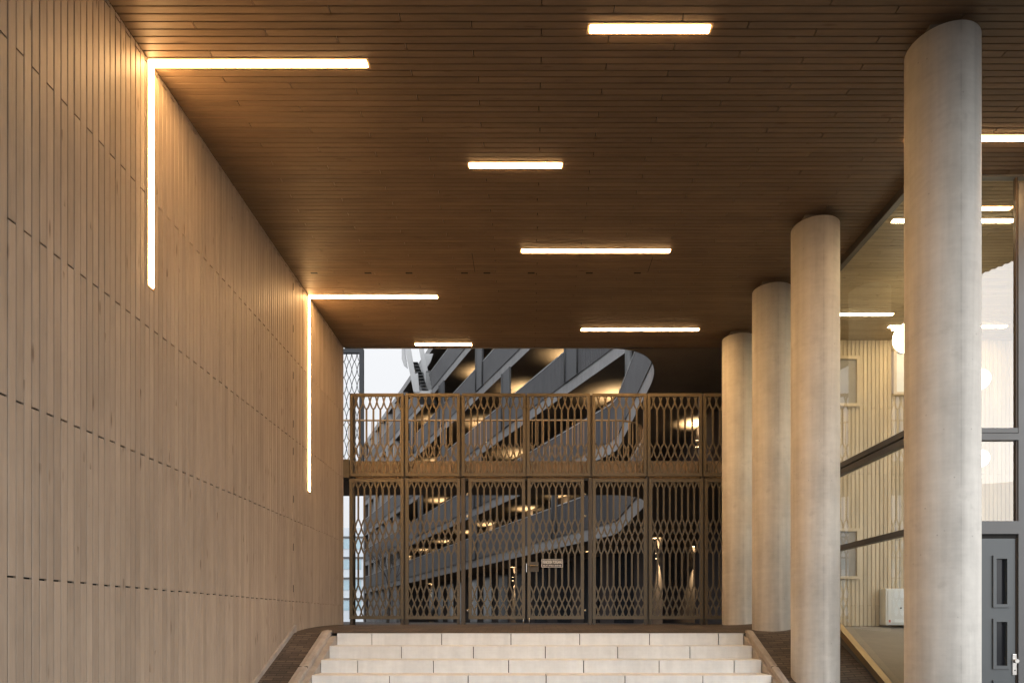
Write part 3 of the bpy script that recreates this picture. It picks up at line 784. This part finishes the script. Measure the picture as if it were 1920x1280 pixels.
# ------------------------------------------------------------------ outdoor steel stair on the gallery building
DS = 35.0
def sp(x, y, D=DS): return ((x-993)/1280*D, D, (1165-y)/1280*D)
st = thing('outdoor_stair', 'pale grey outdoor steel stair hanging on the gallery front against the sky', 'stairs', sp(790, 734))
def plate(pts, d0, d1, name, mat=PALEST):
    b = MB(); P = [sp(x, y) for x, y in pts]; n = len(P)
    b.v = [(p[0], DS+d0, p[2]) for p in P] + [(p[0]+ (-.42*(d1-d0))*0, DS+d1, p[2]) for p in P]
    b.f = [tuple(range(n)), tuple(range(2*n-1, n-1, -1))] + [(i, (i+1) % n, (i+1) % n+n, i+n) for i in range(n)]
    b.r = [.5]*len(b.f); b.sm = [False]*len(b.f); return b.build(name, mat, st)
plate([(757,640),(768,640),(779,702),(784,700),(787,736),(776,736)], -.10, 0, 'balustrade')
plate([(753,640),(757,640),(764,690),(757,684),(753,672)], .02, .10, 'balustrade')
plate([(780,640),(789,640),(806,725),(797,729)], .9, 1.0, 'balustrade')
plate([(772,676),(788,640),(804,640),(799,655),(786,676)], 1.6, 1.7, 'balustrade')
tr = MB()
for i in range(9):
    x, y, _ = 0, 0, 0
    xa, za = (772+i*2.2, 678+i*6.0)
    p = sp(xa, za); tr.box(p[0], p[0]+.30, DS+.02, DS+.88, p[2]-.03, p[2])
tr.build('treads', DKMETAL, st)
pl = sp(777, 734); pr_ = sp(808, 729)
MB().box(pl[0], pr_[0], DS-.05, DS+1.7, pl[2]-.12, pl[2]+.02).build('landing', PALEST, st)
cg = MB(); q0, q1 = sp(799, 697), sp(809, 730)
for i in range(7):
    x = q0[0] + (q1[0]-q0[0])*i/6; cg.box(x-.012, x+.012, DS, DS+.02, q1[2], q0[2])
cg.box(q0[0], q1[0], DS-.01, DS+.03, q0[2], q0[2]+.05)
cg.build('railing', DKMETAL, st)
for xx, yy in ((757,655),(803,720)):
    p = sp(xx, yy); MB().box(p[0]-.05, p[0]+.05, DS+1.2, DS+4.5, p[2]-.1, p[2]+.05).build('bracket', PALEST, st)

# ------------------------------------------------------------------ black chain-pattern screen, far left
DSc = 14.9
sc = thing('chain_screen', 'tall black framed screen of chain pattern steel against the sky at the wall end', 'screen', ((680-993)/1280*DSc, DSc, 2.8))
xr = (682-993)/1280*DSc; xl = xr-1.35; zt = (1165-655)/1280*DSc; zb_ = 2.75
b = MB(); b.box(xr-.09, xr, DSc-.04, DSc+.04, zb_, zt); b.box(xl, xr-.09, DSc-.04, DSc+.04, zt-.09, zt); b.box(xl, xl+.09, DSc-.04, DSc+.04, zb_, zt-.09); b.box(xl+.09, xr-.09, DSc-.04, DSc+.04, zb_, zb_+.09)
b.build('frame', BLKFRAME, sc)
nodes = []; z = zt-.09; ph = 1
per = .172
while z > zb_+.1:
    nodes.append((z, ph)); z -= per; ph = 1-ph
b = MB(); s = .115; k = 0; x = xr-.09
while x > xl+.09:
    for (za, pa), (zb2, pb) in zip(nodes, nodes[1:]):
        for side in (-1, 1):
            if side > 0 and k == 0: continue
            b.ribbon(seg_pts(x, s, side, za, zb2, pa, pb), .013, DSc+(.003 if side > 0 else 0), DSc+.01+(.003 if side > 0 else 0))
    x -= s; k += 1
b.build('chain_lattice', BLKFRAME, sc)

# ------------------------------------------------------------------ unseen wing, added to block sky light from the left
wg = thing('added_sky_blocker', 'added unseen dark wing behind the boarded wall, blocking sky light from the left', 'building', (-16, 34, -.05))
bb = MB(); bb.prism([(-7.5,16),(-24,56),(-34,56),(-17,16)], -.1, 13.5, 'z'); bb.build('wall', CWB, wg)
for z in (1,4,7,10):
    for i in range(9):
        y = 18+i*4.2; x = -7.5-(y-16)*.4125
        MB().quad([(x+.03,y,z),(x+.03-1.6*.4125,y+1.6,z),(x+.03-1.6*.4125,y+1.6,z+1.5),(x+.03,y,z+1.5)]).build('window', GD, wg)

# ------------------------------------------------------------------ far building and bare tree
fb = thing('office_building', 'distant pale building with bluish window bands seen beside the wall end', 'building', (-34, 120, -.05))
MB().box(-60, -29.2, 120, 140, -.05, 16.5).build('wall', PALE, fb)
for z in (2.0, 5.6, 9.2, 12.8):
    MB().box(-59, -29.6, 119.9, 120.0, z, z+1.7).build('window', FARG, fb)
    MB().box(-60, -29.2, 119.7, 120.0, z+1.9, z+2.2).build('ledge', DKMETAL, fb)
tree = thing('bare_tree', 'small bare dark tree behind the leftmost lattice panels, in front of the building', 'tree', (-5.2, 25, -.05))
def branch(b, p, d, L, r, n):
    q = tuple(p[i]+d[i]*L for i in range(3)); b.cyl(p, q, r, r*.65, seg=6, caps=False)
    if n == 0: return
    for k in range(3 if n > 1 else 2):
        a = random.uniform(0, 2*pi); s_ = random.uniform(.3, .65)
        e_ = [d[0]+s_*cos(a), d[1]+s_*sin(a), d[2]+.1]; l = math.sqrt(sum(c*c for c in e_)); branch(b, q, [c/l for c in e_], L*random.uniform(.6,.8), r*.6, n-1)
b = MB(); b.cyl((-5.2,25,-.1), (-5.1,25,1.0), .06, .045, seg=8, caps=False); b.build('trunk', BARK, tree)
b = MB()
for a in (0, 2.1, 4.2): branch(b, (-5.1,25,.98), (.3*cos(a), .3*sin(a), .9), .7, .03, 4)
b.build('crown', BARK, tree)

# ------------------------------------------------------------------ glazed room on the right
XG, DF = 4.06, 7.17
gf = thing('glazed_facade', 'tall glazed corner front with dark frames and slate door, right of the columns', 'glazed front', (XG, DF, -1.06))
SB = lambda D: -.07 - .53*(8.77-D) if D < 9.0 else .05
# side frames
def sbar(z0, z1, D0=DF+.06, D1_=11.3, w=.05, name='transom', mat=FRAMES):
    MB().box(XG-w, XG+.02, D0, D1_, z0, z1).build(name, mat, gf)
sbar(ZC-.09, ZC-.001); sbar(1.895, 1.965); sbar(1.98, 2.045, w=.06); sbar(.925, .99)
MB().box(XG-.06, XG+.03, DF-.02, DF+.058, -1.3, ZC-.001).build('corner_post', FRAMES, gf)
for D in (9.35, 11.3): MB().box(XG-.045, XG+.025, D, D+.06, -.2, ZC-.0915).build('mullion', FRAMEP, gf)
g = MB(); g.quad([(XG, DF+.05, -1.3), (XG, 11.32, -1.3), (XG, 11.32, ZC), (XG, DF+.05, ZC)]); g.build('side_pane', GS, gf)
b = MB()
for off, zz, mat, nm in ((.0, 0, BRASS, 'sloping_sill'), (.045, -.10, FRAMEP, 'sill_base')):
    b = MB(); ya, yb = DF+.06, 9.0
    for (yy) in (ya, yb): b.v += [(XG-.09+off*.3,yy,SB(yy-.001)+zz),(XG-.012,yy,SB(yy-.001)+zz),(XG-.012,yy,SB(yy-.001)+zz-.09),(XG-.09+off*.3,yy,SB(yy-.001)+zz-.09)]
    for k in range(4): b.f.append((k, (k+1) % 4, (k+1) % 4+4, k+4)); b.r.append(.5); b.sm.append(False)
    b.f += [(0,1,2,3),(7,6,5,4)]; b.r += [.5]*2; b.sm += [False]*2
    b.build(nm, mat, gf)
# front frames: bays of 1.06 m
def fz(y): return (1165-y)/1280*DF
def fx(x): return (x-993)/1280*DF
xm = fx(1906)
for x in (xm, xm+1.15, xm+2.3, xm+3.45):
    MB().box(x, x+.075, DF-.03, DF+.05, -1.3, ZC-.09).build('mullion', FRAMEP, gf)
MB().box(XG+.031, 9.0, DF-.028, DF+.048, fz(334), ZC-.0015).build('head_frame', FRAMEP, gf)
for (x0, x1) in ((XG+.031, xm), (xm+.076, xm+1.149), (xm+1.226, xm+2.299)):
    MB().box(x0, x1, DF-.026, DF+.046, fz(812), fz(803)).build('transom', FRAMEP, gf)
    MB().box(x0, x1, DF-.034, DF+.046, fz(826), fz(813.5)).build('transom', FRAMEP, gf)
    MB().box(x0, x1, DF-.034, DF+.046, fz(1001), fz(977)).build('transom', FRAMEP, gf)
    MB().box(x1-.02, x1, DF-.02, DF+.02, fz(976), fz(827)).build('inner_bead', plain('brown bead', (.05,.032,.02), .5), gf)
    MB().box(x1-.02, x1, DF-.02, DF+.02, fz(802), fz(335)).build('inner_bead', plain('brown bead', (.05,.032,.02), .5), gf)
    MB().quad([(x0,DF,fz(977)),(x1,DF,fz(977)),(x1,DF,fz(826)),(x0,DF,fz(826))]).build('front_pane', GF, gf)
    MB().quad([(x0,DF,fz(803)),(x1,DF,fz(803)),(x1,DF,fz(334)),(x0,DF,fz(334))]).build('front_pane', GF, gf)
MB().box(xm+.076, 9.0, DF-.01, DF+.02, -1.2, fz(1001.5)).build('lower_panel', DOORP, gf)
# door with slits cut out
dx0, dx1, dz0, dz1 = XG+.05, fx(1905)-.012, -1.05, fz(1009)
slits = [(1047,1132),(1165,1247),(1280,1365)]; sx0_, sx1_ = fx(1866), fx(1886)
door = MB(); door.box(dx0, sx0_, DF-.005, DF+.045, dz0, dz1); door.box(sx1_, dx1, DF-.005, DF+.045, dz0, dz1)
zc_ = dz1
for a, c in slits: door.box(sx0_, sx1_, DF-.005, DF+.045, fz(a), zc_); zc_ = fz(c)
if zc_ > dz0: door.box(sx0_, sx1_, DF-.005, DF+.045, dz0, zc_)
door = door.build('door', DOORP, gf)
for a, c in slits:
    f = MB(); w = .034; x0, x1, z0, z1 = sx0_, sx1_, fz(c), fz(a)
    f.box(x0-w, x0, DF-.022, DF-.0055, z0-w, z1+w); f.box(x1, x1+w, DF-.022, DF-.0055, z0-w, z1+w); f.box(x0, x1, DF-.022, DF-.0055, z1, z1+w); f.box(x0, x1, DF-.022, DF-.0055, z0-w, z0)
    f.build('slit_frame', DOORP, door)
    MB().quad([(x0,DF+.02,z0),(x1,DF+.02,z0),(x1,DF+.02,z1),(x0,DF+.02,z1)]).build('slit_pane', GD, door)
hp = MB(); hx, h0, h1 = fx(1901), fz(1265), fz(1225)
hp.box(hx-.024, hx+.024, DF-.016, DF-.0055, h0, h1); hp.build('handle_plate', STEEL, door, bevel=.008)
hb = MB(); hb.cyl((hx, DF-.014, (h0+h1)/2+.04), (hx, DF-.05, (h0+h1)/2+.04), .022, seg=20); hb.build('knob', STEEL, door)
MB().cyl((hx, DF-.0165, (h0+h1)/2-.06), (hx, DF-.018, (h0+h1)/2-.06), .007, seg=12).build('keyhole', SLOT, door)
MB().box(XG+.031, xm-.001, DF-.01, DF+.04, fz(1008), fz(1001.5)).build('door_head', SLOT, gf)
MB().box(dx1+.003, xm-.001, DF-.008, DF+.04, -1.1, fz(1008.5)).build('door_jamb', plain('dark brown jamb', (.05,.033,.02), .6), gf)

# room interior
rm = thing('boarded_room_wall', 'pale vertical boarded back wall inside the glazed room, with framed openings', 'wall', (7, 11.35, -.1))
b = MB(); x = XG-.06; k = 0
while x < 11:
    par = k % 2
    zs = [-.07] + [z for i, z in enumerate((.27,1.36,2.45,3.54)) if i % 2 == par] + [ZC]
    for za, zb2 in zip(zs, zs[1:]):
        b.prism([(x,11.37),(x,11.353),(x+.003,11.35),(x+.056,11.35),(x+.059,11.353),(x+.059,11.37)], za+.003, zb2-.003, 'z', random.random())
    x += .0675
    k += 1
b.build('board_cladding', WI, rm)
MB().box(XG-.06, 11.2, 11.371, 11.5, -1.3, ZC).build('wall_core', plain('tan wall core', (.33,.26,.16), .8), rm)
def px3(x, y, D): return ((x-993)/1280*D, (1165-y)/1280*D)
for (xa, ya, xb, yb, gm) in ((1520,668,1611,762,'a'),(1520,990,1611,1085,'a'),(1674,656,1760,741,'b')):
    x0, z1 = px3(xa, ya, 11.33); x1, z0 = px3(xb, yb, 11.33)
    f = MB(); w = .05
    f.box(x0, x0+w, 11.30, 11.349, z0, z1); f.box(x1-w, x1, 11.30, 11.349, z0, z1); f.box(x0+w, x1-w, 11.30, 11.349, z1-w, z1); f.box(x0+w, x1-w, 11.30, 11.349, z0, z0+w)
    fo = f.build('window_frame', WI, rm)
    xs_ = x0+w+(x1-x0-2*w)*.62
    if gm == 'a':
        MB().quad([(x0+w,11.335,z0+w),(xs_,11.335,z0+w),(xs_,11.335,z1-w),(x0+w,11.335,z1-w)]).build('window_pane', PANEW, fo)
        MB().quad([(xs_,11.336,z0+w),(x1-w,11.336,z0+w),(x1-w,11.336,z1-w),(xs_,11.336,z1-w)]).build('window_reveal', CARPET, fo)
    else: MB().quad([(x0+w,11.335,z0+w),(x1-w,11.335,z0+w),(x1-w,11.335,z1-w),(x0+w,11.335,z1-w)]).build('window_pane', WHITE, fo)  # flat white colour stands in for sky light on this pane
b = MB(); b.quad([(XG+.03, 11.35, -.075),(11.2,11.35,-.075),(11.2,DF+.06,-.78),(XG+.03,DF+.06,-.78)]); o = b.build('room_floor', CARPET); tag(o, kind='structure')
o = MB().box(11.2, 11.4, DF, 11.5, -1.3, ZC).build('room_side_wall', PLASTER, org=(11.3, 9.3, -1.3)); tag(o, 'plain pale side wall closing the glazed room on the right', 'wall')
cab = thing('electrical_cabinet', 'white wall cabinet with small red sticker standing against the boarded room wall', 'cabinet', (6.1, 11.3, -.07))
x0, z1 = px3(1657, 1103, 11.2); x1, z0 = px3(1725, 1171, 11.2)
MB().box(x0, x1, 11.14, 11.34, z0, z1).build('body', WHITE, cab, bevel=.008)
MB().box(x0+.03, x1-.03, 11.128, 11.139, z0+.03, z1-.03).build('door', WHITE, cab, bevel=.004)
MB().cyl((x0+.24, 11.128, (z0+z1)/2-.02), (x0+.24, 11.115, (z0+z1)/2-.02), .012, seg=12).build('lock', DKMETAL, cab)
MB().box(x0+.045, x0+.075, 11.1265, 11.1279, z0+.045, z0+.085).build('sticker', plain('red sticker', (.5,.08,.05), .5), cab)
for (px_, py_, D, r_, lab) in ((1704,633,9.5,.205,'largest opal globe lamp, hanging inside the room left of the front column'),(1836,711,10.0,.145,'upper of the two small opal globe lamps seen right of the front column'),(1837,859,10.0,.125,'lower of the two small opal globe lamps seen right of the front column')):
    X, z = px3(px_, py_, D); t = thing('globe_lamp', lab, 'pendant lamp', (X, D, z), 'globe pendants in the glazed room')
    MB().sphere((X, D, z), r_).build('globe', EG, t); MB().cyl((X,D,z+r_-.005),(X,D,ZC+.01), .006, seg=6, caps=False).build('cord', SLOT, t)
    MB().cyl((X,D,z+r_-.02),(X,D,z+r_+.04), .03, seg=12).build('cap', DKMETAL, t)
